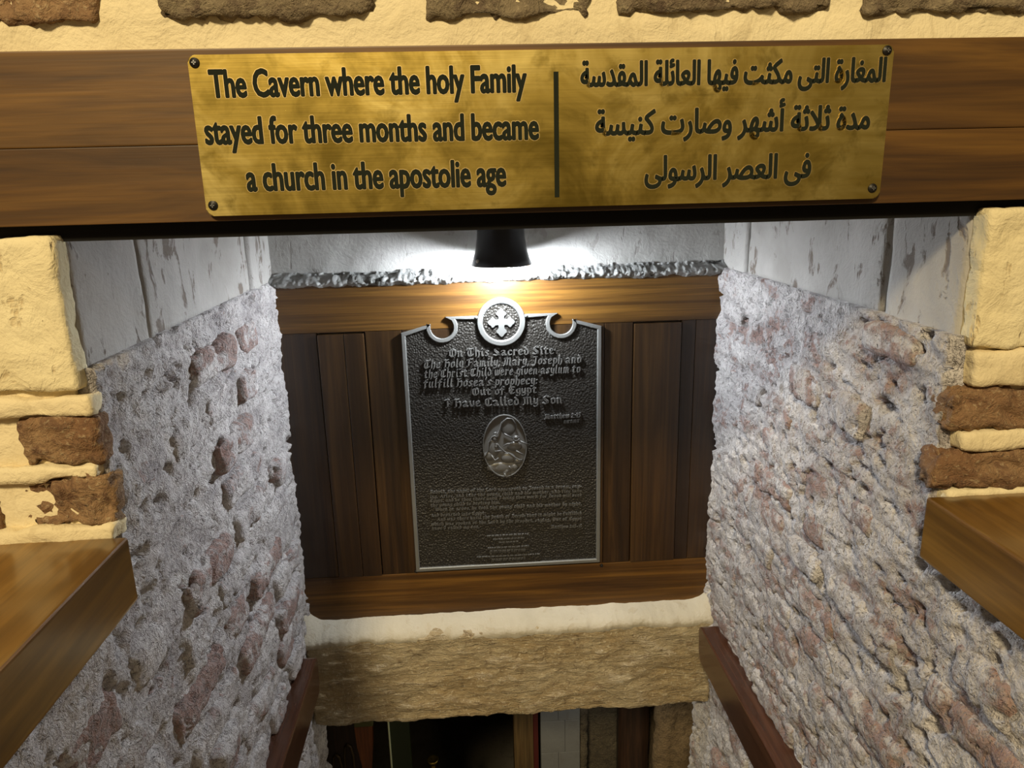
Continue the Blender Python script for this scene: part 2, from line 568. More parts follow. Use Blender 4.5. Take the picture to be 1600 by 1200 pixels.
# whitewashed blocks above the brickwork, left then right (each a stone of its wall)
for (y0, y1, z0, x) in ((0.850, 1.026, ZB - 0.020, XL), (1.030, 1.515, ZB, XL + 0.001), (1.520, 1.69, ZB, XL + 0.006)):
    lump('stone', (x - 0.16, y0, z0), (x, y1, 0.02), BLOCK, wall_left, 0.003, 0.010, 0.0022, 16, int(y0 * 100))
for (y0, y1, z0, x) in ((0.850, 1.012, ZB - 0.006, XR), (1.024, 1.535, ZB + 0.002, XR), (1.540, 1.69, ZB, XR - 0.006)):
    lump('stone', (x, y0, z0), (x + 0.16, y1, 0.02), BLOCK, wall_right, 0.003, 0.010, 0.0022, 16, int(y0 * 100) + 7)
# large flat brick course under the right-hand blocks
lump('brick', (0.572, 0.90, -0.243), (0.66, 1.035, -0.196), WALLB, wall_right, 0.012, 0.008, 0.004, 26, 91)


def front_mask(x, z):
    return (z > 0.0) or z < -0.05 and ( x < XL - 0.012 or x > XR + 0.014)


def front_disp(P):
    S = P * np.array([0.7, 1, 1.4])
    return 0.004 * fbm(S, 14, 3, 5) + 0.0015 * fbm(P, 70, 2, 8)


wall_front = masked_wall('wall_front', 1, -1, YF + 0.003, (-1.15, 1.30), (-0.46, 0.56), 0.0095, front_mask, front_disp, 0.16, CREAM)


def fbrick(lo, hi, mat, seed, nm='brick', amp=0.005, r=0.010, amp2=0.004, freq=34, res=0.0075):
    return lump(nm, lo, hi, mat, wall_front, r * 0.7, min(res, 0.0062), amp, freq, seed, 4, amp2, 12, rough=amp * (1.6 if mat in (BRICKF, BRICKD) else 0.5))


# top row over the beam, then two rows above the picture
top = [(-0.62, -0.358), (-0.297, -0.084), (-0.034, 0.139), (0.168, 0.395), (0.423, 0.64), (0.69, 0.92)]
for i, (a, b) in enumerate(top):
    fbrick((a, YF - 0.006, 0.167 + 0.004 * (i % 2)), (b, YF + 0.06, 0.226), BRICKD if i % 5 else BRICKF, 200 + i)
for k in range(2):
    for i in range(6):
        a = -0.70 + 0.268 * i + 0.12 * ((k + 1) % 2)
        fbrick((a, YF - 0.010, 0.262 + 0.09 * k), (a + 0.225, YF + 0.06, 0.322 + 0.09 * k), BRICKD if (i + k) % 3 else BRICKF, 300 + 10 * k + i, res=0.012)
# left pier: big cream stone, thin mortar tongue, brick, mortar, broken brick
fbrick((-0.80, YF - 0.010, -0.207), (-0.436, YF + 0.022, -0.037), CREAMS, 401, 'stone', 0.0025, 0.007, 0.003, 22, 0.009)
fbrick((-0.72, YF - 0.012, -0.237), (-0.425, YF + 0.022, -0.212), CREAM, 402, 'mortar_bed', 0.0035, 0.007, 0.003)
fbrick((-0.515, YF - 0.008, -0.297), (-0.424, YF + 0.022, -0.238), BRICKF, 403, 'brick', 0.004)
fbrick((-0.72, YF - 0.010, -0.315), (-0.432, YF + 0.022, -0.294), CREAM, 404, 'mortar_bed', 0.004, 0.007, 0.004)
fbrick((-0.530, YF - 0.004, -0.371), (-0.421, YF + 0.022, -0.309), BRICKF, 405, 'brick', 0.009, 0.012, 0.006, 30, 0.006)
fbrick((-0.76, YF - 0.006, -0.375), (-0.555, YF + 0.08, -0.312), BRICKF, 406)
fbrick((-0.76, YF - 0.008, -0.297), (-0.545, YF + 0.08, -0.240), BRICKF, 407)
fbrick((-0.72, YF - 0.010, -0.396), (-0.424, YF + 0.022, -0.370), CREAM, 408, 'mortar_bed', 0.004, 0.008, 0.004)
# right pier
fbrick((0.595, YF - 0.010, -0.199), (0.93, YF + 0.022, -0.036), CREAMS, 411, 'stone', 0.0035, 0.007, 0.003, 22, 0.009)
fbrick((0.600, YF - 0.012, -0.247), (0.90, YF + 0.022, -0.203), CREAM, 412, 'mortar_bed', 0.003, 0.008, 0.002)
fbrick((0.577, YF - 0.012, -0.303), (0.80, YF + 0.030, -0.245), BRICKF, 413, 'brick', 0.006, 0.016)
fbrick((0.596, YF - 0.012, -0.328), (0.90, YF + 0.022, -0.302), CREAM, 414, 'mortar_bed', 0.003, 0.006, 0.003)
fbrick((0.567, YF - 0.010, -0.381), (0.83, YF + 0.030, -0.324), BRICKF, 415, 'brick', 0.006, 0.018)
fbrick((0.590, YF - 0.010, -0.400), (0.90, YF + 0.022, -0.380), CREAM, 416, 'mortar_bed', 0.003, 0.006, 0.003)

# back wall over the panelling, ceiling of the recess
wall_back = masked_wall('wall_back', 1, -1, YB, (XL - 0.02, XR + 0.02), (-1.10, 0.03), 0.012, lambda x, z: True,
                        lambda P: 0.004 * fbm(P, 9, 3, 61), 0.10, PLAST)
struct(box('ceiling', (XL - 0.2, 0.98, 0.005), (XR + 0.2, 1.95, 0.12), PLAST))
# grimy mortar ledge along the top of the panelling
gV, gF = [], []
nx = 420
for i in range(nx + 1):
    x = XL + 0.004 + (XR - XL - 0.008) * i / nx
    for j in range(9):
        tt = j / 8
        gV.append((x, YB - 0.004 - 0.034 * math.sin(math.pi * min(1, tt * 1.15)) ** 0.7, -0.206 + 0.034 * tt))
for i in range(nx):
    for j in range(8):
        a = i * 9 + j; gF.append((a, a + 9, a + 10, a + 1))
gV = np.array(gV); gV[:, 1] -= 0.004 * fbm(gV, 100, 3, 15, 0.7); gV[:, 2] += 0.005 * fbm(gV, 40, 3, 19)
struct(mesh_obj('trim_1', gV, gF, GRIME, None, True))
# sloping plaster fillet under the panelling, running up into both corners
gV, gF = [], []
for i in range(nx + 1):
    u = i / nx
    x = XL + 0.002 + (XR - XL - 0.004) * u
    e = max(0.0, 1 - min(u * (XR - XL), (1 - u) * (XR - XL)) / 0.05)
    up = 0.040 * e ** 2
    for j, (yy, zz) in enumerate(((1.662, -1.026 + up), (1.642, -1.030 + up), (1.626, -1.036 + up * 0.6), (1.612, -1.044), (1.603, -1.053), (1.601, -1.064), (1.612, -1.080))):
        gV.append((x, yy, zz))
for i in range(nx):
    for j in range(6):
        a = i * 7 + j; gF.append((a, a + 1, a + 8, a + 7))
gV = np.array(gV); gV[:, 1] -= 0.005 * fbm(gV, 30, 4, 35); gV[:, 2] += 0.0045 * fbm(gV * np.array([1, 1, 0.3]), 18, 4, 39)
struct(mesh_obj('trim_2', gV, gF, CREAMP, None, True))

# church floor around the stairwell, parapet bodies, stairs, crypt shell
STONE = m_plaster('worn_grey_paving', (0.30, 0.26, 0.20), (0.22, 0.19, 0.15), (0.12, 0.1, 0.08), 0.004, 0.4)
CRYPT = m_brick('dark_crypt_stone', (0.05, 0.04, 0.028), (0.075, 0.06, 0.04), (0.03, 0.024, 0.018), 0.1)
floor = struct(box('floor', (-2.4, -2.6, -1.50), (-0.67, 0.83, -1.40), STONE))
struct(box('floor', (0.83, -2.6, -1.50), (2.4, 0.83, -1.40), STONE))
struct(box('floor', (-0.67, -2.6, -1.50), (0.83, -0.05, -1.40), STONE))
stairs = struct(box('stairs', (-0.46, -0.05, -3.28), (0.62, 0.05, -1.44), STONE))
for k in range(9):
    box('step', (-0.44, 0.05 + 0.2 * k, -3.28), (0.60, 0.25 + 0.2 * k, -1.60 - 0.187 * k), STONE, stairs, 0.006)
struct(box('floor', (-1.9, 1.85, -3.40), (2.0, 4.6, -3.28), STONE))
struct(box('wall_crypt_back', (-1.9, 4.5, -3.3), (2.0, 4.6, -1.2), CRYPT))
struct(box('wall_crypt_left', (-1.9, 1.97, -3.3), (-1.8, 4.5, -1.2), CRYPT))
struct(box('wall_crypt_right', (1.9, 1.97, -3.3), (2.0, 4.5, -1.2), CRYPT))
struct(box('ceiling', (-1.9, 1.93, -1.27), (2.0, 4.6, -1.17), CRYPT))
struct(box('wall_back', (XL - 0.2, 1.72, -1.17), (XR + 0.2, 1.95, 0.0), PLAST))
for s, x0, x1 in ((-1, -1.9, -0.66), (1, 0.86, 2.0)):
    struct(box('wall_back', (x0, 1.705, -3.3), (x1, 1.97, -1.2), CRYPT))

# ------------------------------------------------------------------ the timber beam and brass sign
beam = thing('timber_beam', (0.08, 0.83, -0.03), 'long varnished brown timber beam spanning the stairwell opening under the bricks', 'beam')
bm = bmesh.new(); add_box(bm, (-1.0, 0.8215, 0.0506), (1.15, 0.93, 0.1425), 0.0016); bm_obj('board', bm, BEAMW, beam)
bm = bmesh.new(); add_box(bm, (-1.0, 0.8224, -0.027), (1.15, 0.93, 0.0503), 0.0008); bm_obj('board', bm, BEAMW, beam)
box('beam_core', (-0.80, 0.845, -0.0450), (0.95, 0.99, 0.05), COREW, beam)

YS = 0.8150                     # face of the sign
sign = thing('brass_sign', (0.095, YS, -0.0215), 'engraved yellow brass sign with English and Arabic lettering screwed to the beam', 'sign')


def round_rect(x0, x1, z0, z1, r, n=6):
    p = []
    for cx, cz, a0 in ((x1 - r, z1 - r, 0), (x0 + r, z1 - r, 90), (x0 + r, z0 + r, 180), (x1 - r, z0 + r, 270)):
        for k in range(n + 1):
            a = math.radians(a0 + 90 * k / n); p.append((cx + r * math.cos(a), cz + r * math.sin(a)))
    return p


def sx(x, y, Y=YS):
    p = onY(x, y, Y); return p[0], p[2]


s0, s1, s2, s3 = (sx(*q) for q in ((290, 85), (1400, 70), (325, 338), (1372, 310)))
SX0, SX1 = (s0[0] + s2[0]) / 2, (s1[0] + s3[0]) / 2
SZ1, SZ0 = (s0[1] + s1[1]) / 2, (s2[1] + s3[1]) / 2
bm = bmesh.new(); add_prism(bm, round_rect(SX0, SX1, SZ0, SZ1, 0.007), YS, YS + 0.0065)
ed = [e for e in bm.edges if all(abs(v.co.y - YS) < 1e-5 for v in e.verts)]
bmesh.ops.bevel(bm, geom=ed, offset=0.0012, segments=2, affect='EDGES', profile=0.5)
bm_obj('plate', bm, BRASS, sign)
for q in ((304, 98), (1386, 79), (333, 321), (1363, 294)):
    x, z = sx(*q)
    bm = bmesh.new()
    add_lathe(bm, [(0.0001, 0.0026), (0.0022, 0.0024), (0.0048, 0.0012), (0.0055, -0.001)], (0, 0, 0), 18)
    for v in bm.verts:
        v.co = Vector((x + v.co.x, YS - v.co.z, z + v.co.y))
    bm.faces.ensure_lookup_table()
    sc = bm_obj('screw', bm, SCREW, sign)
    bm = bmesh.new(); add_box(bm, (x - 0.0022, YS - 0.0032, z - 0.0005), (x + 0.0022, YS - 0.0022, z + 0.0005)); add_box(bm, (x - 0.0005, YS - 0.0032, z - 0.0022), (x + 0.0005, YS - 0.0022, z + 0.0022))
    bm_obj('cross_slot', bm, STEEL, sc)

# Arabic shaping: (isolated, final, initial, medial) presentation forms
AR = {'ا': (0xFE8D, 0xFE8E), 'أ': (0xFE83, 0xFE84), 'ل': (0xFEDD, 0xFEDE, 0xFEDF, 0xFEE0), 'م': (0xFEE1, 0xFEE2, 0xFEE3, 0xFEE4),
      'غ': (0xFECD, 0xFECE, 0xFECF, 0xFED0), 'ر': (0xFEAD, 0xFEAE), 'ة': (0xFE93, 0xFE94), 'ت': (0xFE95, 0xFE96, 0xFE97, 0xFE98),
      'ى': (0xFEEF, 0xFEF0), 'ك': (0xFED9, 0xFEDA, 0xFEDB, 0xFEDC), 'ث': (0xFE99, 0xFE9A, 0xFE9B, 0xFE9C), 'ف': (0xFED1, 0xFED2, 0xFED3, 0xFED4),
      'ي': (0xFEF1, 0xFEF2, 0xFEF3, 0xFEF4), 'ه': (0xFEE9, 0xFEEA, 0xFEEB, 0xFEEC), 'ع': (0xFEC9, 0xFECA, 0xFECB, 0xFECC), 'ئ': (0xFE89, 0xFE8A, 0xFE8B, 0xFE8C),
      'ق': (0xFED5, 0xFED6, 0xFED7, 0xFED8), 'د': (0xFEA9, 0xFEAA), 'س': (0xFEB1, 0xFEB2, 0xFEB3, 0xFEB4), 'ش': (0xFEB5, 0xFEB6, 0xFEB7, 0xFEB8),
      'و': (0xFEED, 0xFEEE), 'ص': (0xFEB9, 0xFEBA, 0xFEBB, 0xFEBC), 'ن': (0xFEE5, 0xFEE6, 0xFEE7, 0xFEE8)}


def shape_arabic(s):
    out = []
    for word in s.split(' '):
        word = word.replace('لا', '\u0001')
        tbl = dict(AR); tbl['\u0001'] = (0xFEFB, 0xFEFC)
        r = ''
        for i, ch in enumerate(word):
            f = tbl[ch]
            prev = i > 0 and len(tbl[word[i - 1]]) == 4
            nxt = i < len(word) - 1 and len(f) == 4
            r += chr(f[3] if prev and nxt else f[1] if prev else f[2] if nxt else f[0])
        out.append(r[::-1])
    return ' '.join(out[::-1])


def text_part(name, s, x0, x1, zb0, zb1, capz, Y, depth, mat, parent, bold, ref='T', grow=0.0, swell=0.0):
    """one line of lettering fitted between x0 and x1 on the baseline zb0..zb1, capital height capz"""
    def curve_mesh(body, off, ext):
        c = bpy.data.curves.new('lettering', 'FONT'); c.body = body; c.offset = off; c.extrude = ext; c.resolution_u = 3
        o = bpy.data.objects.new('lettering', c); COL.objects.link(o)
        bpy.context.view_layer.update()
        me = bpy.data.meshes.new_from_object(o)
        V = np.array([v.co[:] for v in me.vertices]); Fc = [tuple(p.vertices) for p in me.polygons]
        bpy.data.objects.remove(o); bpy.data.curves.remove(c); bpy.data.meshes.remove(me)
        return V, Fc
    V, Fc = curve_mesh(s, bold, 0.01)
    Rv, _ = curve_mesh(ref, bold, 0.01)
    ch = Rv[:, 1].max() - max(Rv[:, 1].min(), 0)
    xa, xb = V[:, 0].min(), V[:, 0].max()
    kx = (x1 - x0) / (xb - xa); kz = capz / ch
    if grow:
        V, Fc = curve_mesh(s, bold + grow / kz, 0.01)
    u = (V[:, 0] - xa) / (xb - xa)
    P = np.stack([x0 + (V[:, 0] - xa) * kx, np.where(V[:, 2] > 0, Y - depth, Y + 0.0005), zb0 + (zb1 - zb0) * u + V[:, 1] * kz], 1)
    if swell:                    # heavier strokes: the same line pressed again, shifted a little all round
        n, V2, F2 = len(P), [P], list(Fc)
        for k in range(10):
            a = 2 * math.pi * k / 10
            V2.append(P + np.array([swell * math.cos(a), 0.000012 * (k + 1), swell * math.sin(a)]))
            F2 += [tuple(i + n * (k + 1) for i in f) for f in Fc]
        P, Fc = np.concatenate(V2), F2
    return mesh_obj(name, P, Fc, mat, parent)


LINES = [("The Cavern where the holy Family", (331, 152), (822, 143), 42, 0), ("stayed for three months and became", (323, 225), (841, 217), 41, 0), ("a church in the apostolie age", (388, 298), (790, 290), 41, 0),
         ("المغارة التى مكثت فيها العائلة المقدسة", (908, 135), (1382, 127), 38, 1), ("مدة ثلاثة أشهر وصارت كنيسة", (931, 211), (1357, 201), 38, 1), ("فى العصر الرسولى", (1008, 282), (1265, 277), 38, 1)]
for s, a, b, hpx, arabic in LINES:
    (xa, za), (xb, zb) = sx(*a), sx(*b)
    hz = abs(sx(a[0], a[1] - hpx)[1] - za)
    body = shape_arabic(s) if arabic else s
    ref = '\uFE8D' if arabic else 'T'
    bold = 0.0
    text_part('lettering_edge', body, xa, xb, za, zb, hz, YS, 0.0003, HALO, sign, bold, ref, 0.0, 0.0017 if arabic else 0.0018)
    text_part('lettering', body, xa, xb, za, zb, hz, YS, 0.0006, INK, sign, bold, ref, 0.0, 0.0010 if arabic else 0.0011)
(xa, za), (xb, zb) = sx(869, 112), sx(870, 308)
xm = (xa + xb) / 2
box('divider_line', (xm - 0.0025, YS - 0.0006, zb), (xm + 0.0025, YS + 0.001, za), INK, sign)

# ------------------------------------------------------------------ wooden caps on the parapets
g = 'wooden caps on the stairwell parapets'
for nm, x0, x1, lab in (('parapet_cap', -0.95, -0.411, 'golden oak parapet cap below the broken rust-brown brick'),
                        ('parapet_cap', 0.563, 1.10, 'golden oak parapet cap below the rounded rust-brown brick corner')):
    o = box(nm, (x0, 0.02, -0.470), (x1, 0.8255, -0.387), CAPW, None, 0.0045, 3)
    tag(o, lab, 'parapet cap')
for x0, x1 in ((-0.92, -0.66), (0.82, 1.07)):
    struct(box('wall_parapet', (x0, 0.03, -1.45), (x1, 0.825, -0.470), CREAM))
for x0, x1 in ((-1.15, -0.66), (0.82, 1.30)):
    struct(box('wall_front', (x0, 0.835, -1.45), (x1, 0.99, -0.45), CREAM))

# ------------------------------------------------------------------ wood panelling
pan = thing('wood_panelling', (0.08, 1.66, -1.03), 'dark walnut framed panelling closing the end of the stairwell above the stone lintel', 'panelling')
YP = 1.655


def board(nm, x0, x1, z0, z1, y, mat, bev=0.0015):
    return box(nm, (x0, y, z0), (x1, YB + 0.004, z1), mat, pan, bev)


board('top_rail', XL + 0.002, XR - 0.003, -0.3045, -0.197, YP, PANH)
board('bottom_rail', XL + 0.002, XR - 0.003, -1.036, -0.9125, YP, PANH)
for x0, x1 in ((XL + 0.002, -0.3425), (-0.2345, -0.1525), (0.3105, 0.3765), (0.4905, 0.5225), (0.5232, XR - 0.003)):
    board('stile', x0, x1, -0.912, -0.305, YP + 0.0008, PANV)
board('backing_board', -0.1515, 0.3095, -0.912, -0.305, YP + 0.001, PANV)
for x0, x1 in ((-0.3405, -0.2823), (-0.2817, -0.2365), (0.3785, 0.4885)):
    board('raised_panel', x0, x1, -0.9105, -0.3085, YP - 0.005, PANV, 0.002)

# ------------------------------------------------------------------ bronze plaque
YQ = 1.6515                      # plaque field
plaque = thing('bronze_plaque', (0.0745, YP, -0.90), 'dark cast bronze plaque with scrolled top, cross medallion and raised lettering', 'plaque')


def zp(x, y, Y=YQ):                # a point of the photograph on the plaque's face
    p = onY(x, y, Y); return np.array([p[0], p[2]])


def zz(x, y):                    # the same, read off an enlargement of the plaque
    return zp(600 + x / 2.608, 440 + y / 2.608, YQ - 0.008)


PC = zz(478, 165)                # centre of the medallion
left = [zz(*q) for q in ((130, 1168), (66, 212), (190, 175))]
cx0 = zz(236, 188); r0 = 0.0262
pts = [left[1], left[2]]
for a in range(165, 395, 12):
    pts.append(cx0 + r0 * np.array([math.cos(math.radians(a)), math.sin(math.radians(a))]))
pts.append(zz(250, 146))
pts.append(zz(300, 137))
pts = np.array(pts); half = pts.copy()
QX = 0.0745
QX0 = (zp(625, 520)[0] + zp(652, 888)[0]) / 2
hw = QX - QX0
half[0] = (QX0, half[0][1]); half[:, 0] -= QX
half[-1, 0] = -0.035
half[-1, 1] = half[-2, 1]
ZQ0 = (zp(652, 890)[1] + zp(940, 879)[1]) / 2
outl = [(-hw, ZQ0)] + [tuple(p) for p in half] + [(-p[0], p[1]) for p in half[::-1]] + [(hw, ZQ0)]
outl = np.array([(QX + a, b) for a, b in outl])
bm = bmesh.new(); add_prism(bm, [tuple(p) for p in outl], YQ, YP - 0.0002)
bm.normal_update(); bmesh.ops.triangulate(bm, faces=[f for f in bm.faces if len(f.verts) > 4])
bm_obj('field', bm, BRONZE, plaque)


def rim_strip(nm, poly, wd, y0, y1, mat):
    n = len(poly); P = np.array(poly)
    area2 = sum(P[i][0] * P[(i + 1) % n][1] - P[(i + 1) % n][0] * P[i][1] for i in range(n))
    sg = 1 if area2 > 0 else -1
    inner = []
    for i in range(n):
        d0 = P[i] - P[i - 1]; d1 = P[(i + 1) % n] - P[i]
        d0 /= np.linalg.norm(d0); d1 /= np.linalg.norm(d1)
        n0 = sg * np.array([-d0[1], d0[0]]); n1 = sg * np.array([-d1[1], d1[0]])
        m = n0 + n1; m /= max(np.linalg.norm(m), 1e-6)
        inner.append(P[i] + m * wd / max(0.55, m.dot(n0)))
    bm = bmesh.new(); ch = 0.0018
    rings = []
    for t, y in ((0, y1), (0, y0 + ch), (0.12, y0), (0.80, y0), (1.0, y0 + ch), (1.0, y1)):
        rings.append([bm.verts.new((P[i][0] * (1 - t) + inner[i][0] * t, y, P[i][1] * (1 - t) + inner[i][1] * t)) for i in range(n)])
    for r0_, r1_ in zip(rings, rings[1:]):
        for i in range(n):
            bm.faces.new((r0_[i], r0_[(i + 1) % n], r1_[(i + 1) % n], r1_[i]))
    bmesh.ops.recalc_face_normals(bm, faces=bm.faces)
    return bm_obj(nm, bm, mat, plaque)


rim_strip('rim', outl, 0.0095, YQ - 0.0055, YQ + 0.001, RIM)
bm = bmesh.new(); add_prism(bm, [(PC[0] + 0.0525 * math.cos(k * math.pi / 24), PC[1] + 0.0525 * math.sin(k * math.pi / 24)) for k in range(48)], YQ - 0.0060, YP - 0.0002)
med = bm_obj('medallion', bm, BRONZE, plaque)
rr = rim_strip('medallion_ring', [(PC[0] + 0.0545 * math.cos(k * math.pi / 32), PC[1] + 0.0545 * math.sin(k * math.pi / 32)) for k in range(64)], 0.0125, YQ - 0.0105, YQ + 0.002, RIM)
for s in (-1, 1):
    bm = bmesh.new(); add_ellipsoid(bm, (PC[0] + s * 0.056, YQ - 0.006, PC[1] + 0.012), (0.004, 0.004, 0.004)); bm_obj('stud', bm, RIM, plaque, True)
# cross with three-pointed ends: one arm turned to the four sides
arm = [(0.0068, 0.0085), (0.0068, 0.015), (0.0105, 0.0185), (0.0125, 0.0215), (0.0122, 0.0235), (0.0070, 0.0275), (0.0045, 0.0315), (0.0, 0.0345)]
arm_l = [(-x, y) for x, y in arm[::-1][1:]]
one = (arm + arm_l)[::-1]        # left side up to the tip, then down the right side
cross = []
for k in range(4):
    a = math.pi / 2 * k
    for x, y in one:
        yy = y * (1.04 if k == 2 else 0.95)
        cross.append((PC[0] + 0.94 * (x * math.cos(a) + yy * math.sin(a)), PC[1] + 0.94 * (-x * math.sin(a) + yy * math.cos(a))))
bm = bmesh.new(); add_prism(bm, cross, YQ - 0.0100, YQ - 0.004)
bm.normal_update(); bmesh.ops.triangulate(bm, faces=[f for f in bm.faces if len(f.verts) > 4])
bm_obj('cross', bm, RIM, plaque)

# --- broad-nib pen lettering for the plaque
NIB = 0.21; NA = math.radians(38); NT = 0.055
G = {
 'a': [[(.08, .85), (.28, 1), (.5, .82), (.5, .12), (.66, .05)], [(.5, .55), (.12, .42), (.12, .14), (.28, .02), (.5, .16)]],
 'b': [[(.12, 1.55), (.12, .14), (.3, 0), (.52, .16), (.52, .78), (.32, .98), (.12, .8)]],
 'c': [[(.52, .82), (.32, 1), (.1, .8), (.1, .2), (.3, 0), (.52, .14)]],
 'd': [[(.1, 1.45), (.52, .85), (.52, .16), (.32, 0), (.1, .18), (.1, .78), (.3, .96)]],
 'e': [[(.1, .46), (.5, .62), (.5, .82), (.3, 1), (.1, .8), (.1, .2), (.3, 0), (.52, .14)]],
 'f': [[(.5, 1.45), (.3, 1.55), (.2, 1.35), (.2, -.1)], [(.0, .95), (.45, .95)]],
 'g': [[(.5, .8), (.3, 1), (.1, .8), (.1, .25), (.3, .08), (.5, .25)], [(.5, 1), (.5, -.2), (.3, -.42), (.06, -.3)]],
 'h': [[(.12, 1.55), (.12, 0)], [(.12, .8), (.34, .98), (.54, .8), (.54, .1), (.42, -.2)]],
 'i': [[(.05, .9), (.16, 1), (.16, .1), (.28, 0)], [(.14, 1.32), (.2, 1.38)]],
 'j': [[(.16, 1), (.16, -.2), (0, -.4)], [(.14, 1.32), (.2, 1.38)]],
 'k': [[(.12, 1.55), (.12, 0)], [(.48, .95), (.16, .55), (.5, .04)]],
 'l': [[(.12, 1.55), (.12, .12), (.26, 0)]],
 'm': [[(.12, .98), (.12, 0)], [(.12, .8), (.3, 1), (.44, .82), (.44, 0)], [(.44, .8), (.62, 1), (.76, .82), (.76, .1), (.88, 0)]],
 'n': [[(.12, .98), (.12, 0)], [(.12, .8), (.34, 1), (.5, .82), (.5, .1), (.62, 0)]],
 'o': [[(.1, .8), (.32, 1), (.54, .8), (.54, .2), (.32, 0), (.1, .2), (.1, .8)]],
 'p': [[(.14, 1.02), (.14, -.45)], [(.14, .8), (.34, 1), (.54, .8), (.54, .2), (.34, 0), (.14, .16)]],
 'q': [[(.52, 1.0), (.52, -.45)], [(.52, .8), (.32, 1), (.1, .8), (.1, .2), (.3, 0), (.52, .2)]],
 'r': [[(.12, .98), (.12, 0)], [(.12, .78), (.34, 1), (.46, .86)]],
 's': [[(.5, .88), (.3, 1), (.12, .8), (.46, .28), (.3, 0), (.08, .14)]],
 't': [[(.2, 1.3), (.2, .14), (.36, 0), (.46, .08)], [(.02, .96), (.44, .96)]],
 'u': [[(.1, 1), (.1, .18), (.28, 0), (.5, .18)], [(.5, 1), (.5, .1), (.62, 0)]],
 'v': [[(.08, 1), (.12, .3), (.3, 0), (.52, .3), (.5, 1)]],
 'w': [[(.08, 1), (.1, .2), (.26, 0), (.42, .2), (.42, .95)], [(.42, .2), (.58, 0), (.76, .25), (.74, 1)]],
 'x': [[(.08, .95), (.5, .05)], [(.5, .95), (.08, .05)]],
 'y': [[(.1, 1), (.1, .3), (.28, .08), (.5, .28)], [(.5, 1), (.5, -.15), (.3, -.42), (.1, -.35)]],
 'z': [[(.08, .95), (.5, .95), (.1, .05), (.52, .05)]],
 'O': [[(.5, 1.5), (.14, 1.2), (.1, .4), (.36, 0), (.74, .14), (.9, .6), (.86, 1.2), (.5, 1.5)], [(.46, 1.3), (.46, .2)]],
 'T': [[(.02, 1.25), (.2, 1.5), (.55, 1.36), (.86, 1.52)], [(.5, 1.36), (.2, 1.1), (.12, .4), (.36, 0), (.74, .1), (.84, .34)], [(.52, 1.2), (.52, .22)]],
 'S': [[(.8, 1.3), (.5, 1.52), (.16, 1.2), (.74, .5), (.46, 0), (.06, .2)], [(.2, 1.0), (.7, .2)]],
 'E': [[(.8, 1.36), (.46, 1.5), (.12, 1.15), (.1, .4), (.4, 0), (.8, .2)], [(.2, .78), (.66, .82)], [(.42, 1.3), (.42, .2)]],
 'I': [[(.05, 1.4), (.3, 1.5), (.5, 1.4)], [(.34, 1.45), (.34, .2), (.1, 0)]],
 'H': [[(.1, 1.5), (.24, 1.3), (.24, .1), (.1, 0)], [(.24, .8), (.6, 1.0), (.8, .8), (.8, .2), (.6, -.1)], [(.24, 1.35), (.6, 1.5)]],
 'C': [[(.8, 1.32), (.5, 1.5), (.14, 1.15), (.1, .4), (.4, 0), (.8, .18)], [(.46, 1.3), (.46, .22)]],
 'M': [[(.06, 1.3), (.2, 1.45), (.2, .1), (.06, 0)], [(.2, 1.2), (.42, 1.5), (.56, 1.2), (.56, .1)], [(.56, 1.2), (.8, 1.5), (.96, 1.2), (.96, .1), (1.1, 0)]],
 'F': [[(.02, 1.3), (.3, 1.5), (.8, 1.44)], [(.3, 1.45), (.3, .2), (.06, 0)], [(.3, .8), (.66, .84)]],
 'J': [[(.1, 1.42), (.4, 1.5), (.6, 1.4)], [(.44, 1.45), (.44, .1), (.2, -.3), (0, -.1)]],
 'A': [[(.04, .1), (.3, .2), (.5, 1.5), (.78, .1), (.9, 0)], [(.26, .55), (.68, .55)]],
 'B': [[(.16, 1.5), (.16, 0)], [(.1, 1.4), (.56, 1.5), (.7, 1.15), (.2, .82), (.74, .5), (.6, 0), (.1, .04)]],
 'W': [[(.06, 1.45), (.12, .2), (.32, 0), (.5, .3), (.5, 1.4)], [(.5, .3), (.72, 0), (.94, .4), (.9, 1.45)]],
 'L': [[(.2, 1.5), (.2, .1), (.4, .04), (.76, .16)], [(.06, 1.36), (.4, 1.5)]],
 '1': [[(.1, 1.2), (.26, 1.4), (.26, 0)]], '2': [[(.08, 1.15), (.3, 1.4), (.5, 1.1), (.08, .04), (.56, .04)]],
 '3': [[(.08, 1.3), (.34, 1.4), (.5, 1.1), (.24, .78), (.52, .4), (.3, 0), (.06, .12)]], '5': [[(.5, 1.38), (.14, 1.38), (.12, .82), (.4, .86), (.52, .4), (.3, 0), (.06, .1)]],
 ',': [[(.1, .08), (.08, -.22)]], '.': [[(.08, .04), (.14, .1)]], ':': [[(.1, .1), (.14, .16)], [(.1, .75), (.14, .81)]], "'": [[(.12, 1.5), (.08, 1.2)]], '-': [[(.06, .5), (.4, .5)]],
}


def hull(P):
    P = sorted(set((round(a, 6), round(b, 6)) for a, b in P))
    def half_(Q):
        h = []
        for p in Q:
            while len(h) > 1 and (h[-1][0] - h[-2][0]) * (p[1] - h[-2][1]) - (h[-1][1] - h[-2][1]) * (p[0] - h[-2][0]) <= 0:
                h.pop()
            h.append(p)
        return h
    lo = half_(P); up = half_(P[::-1])
    return lo[:-1] + up[:-1]


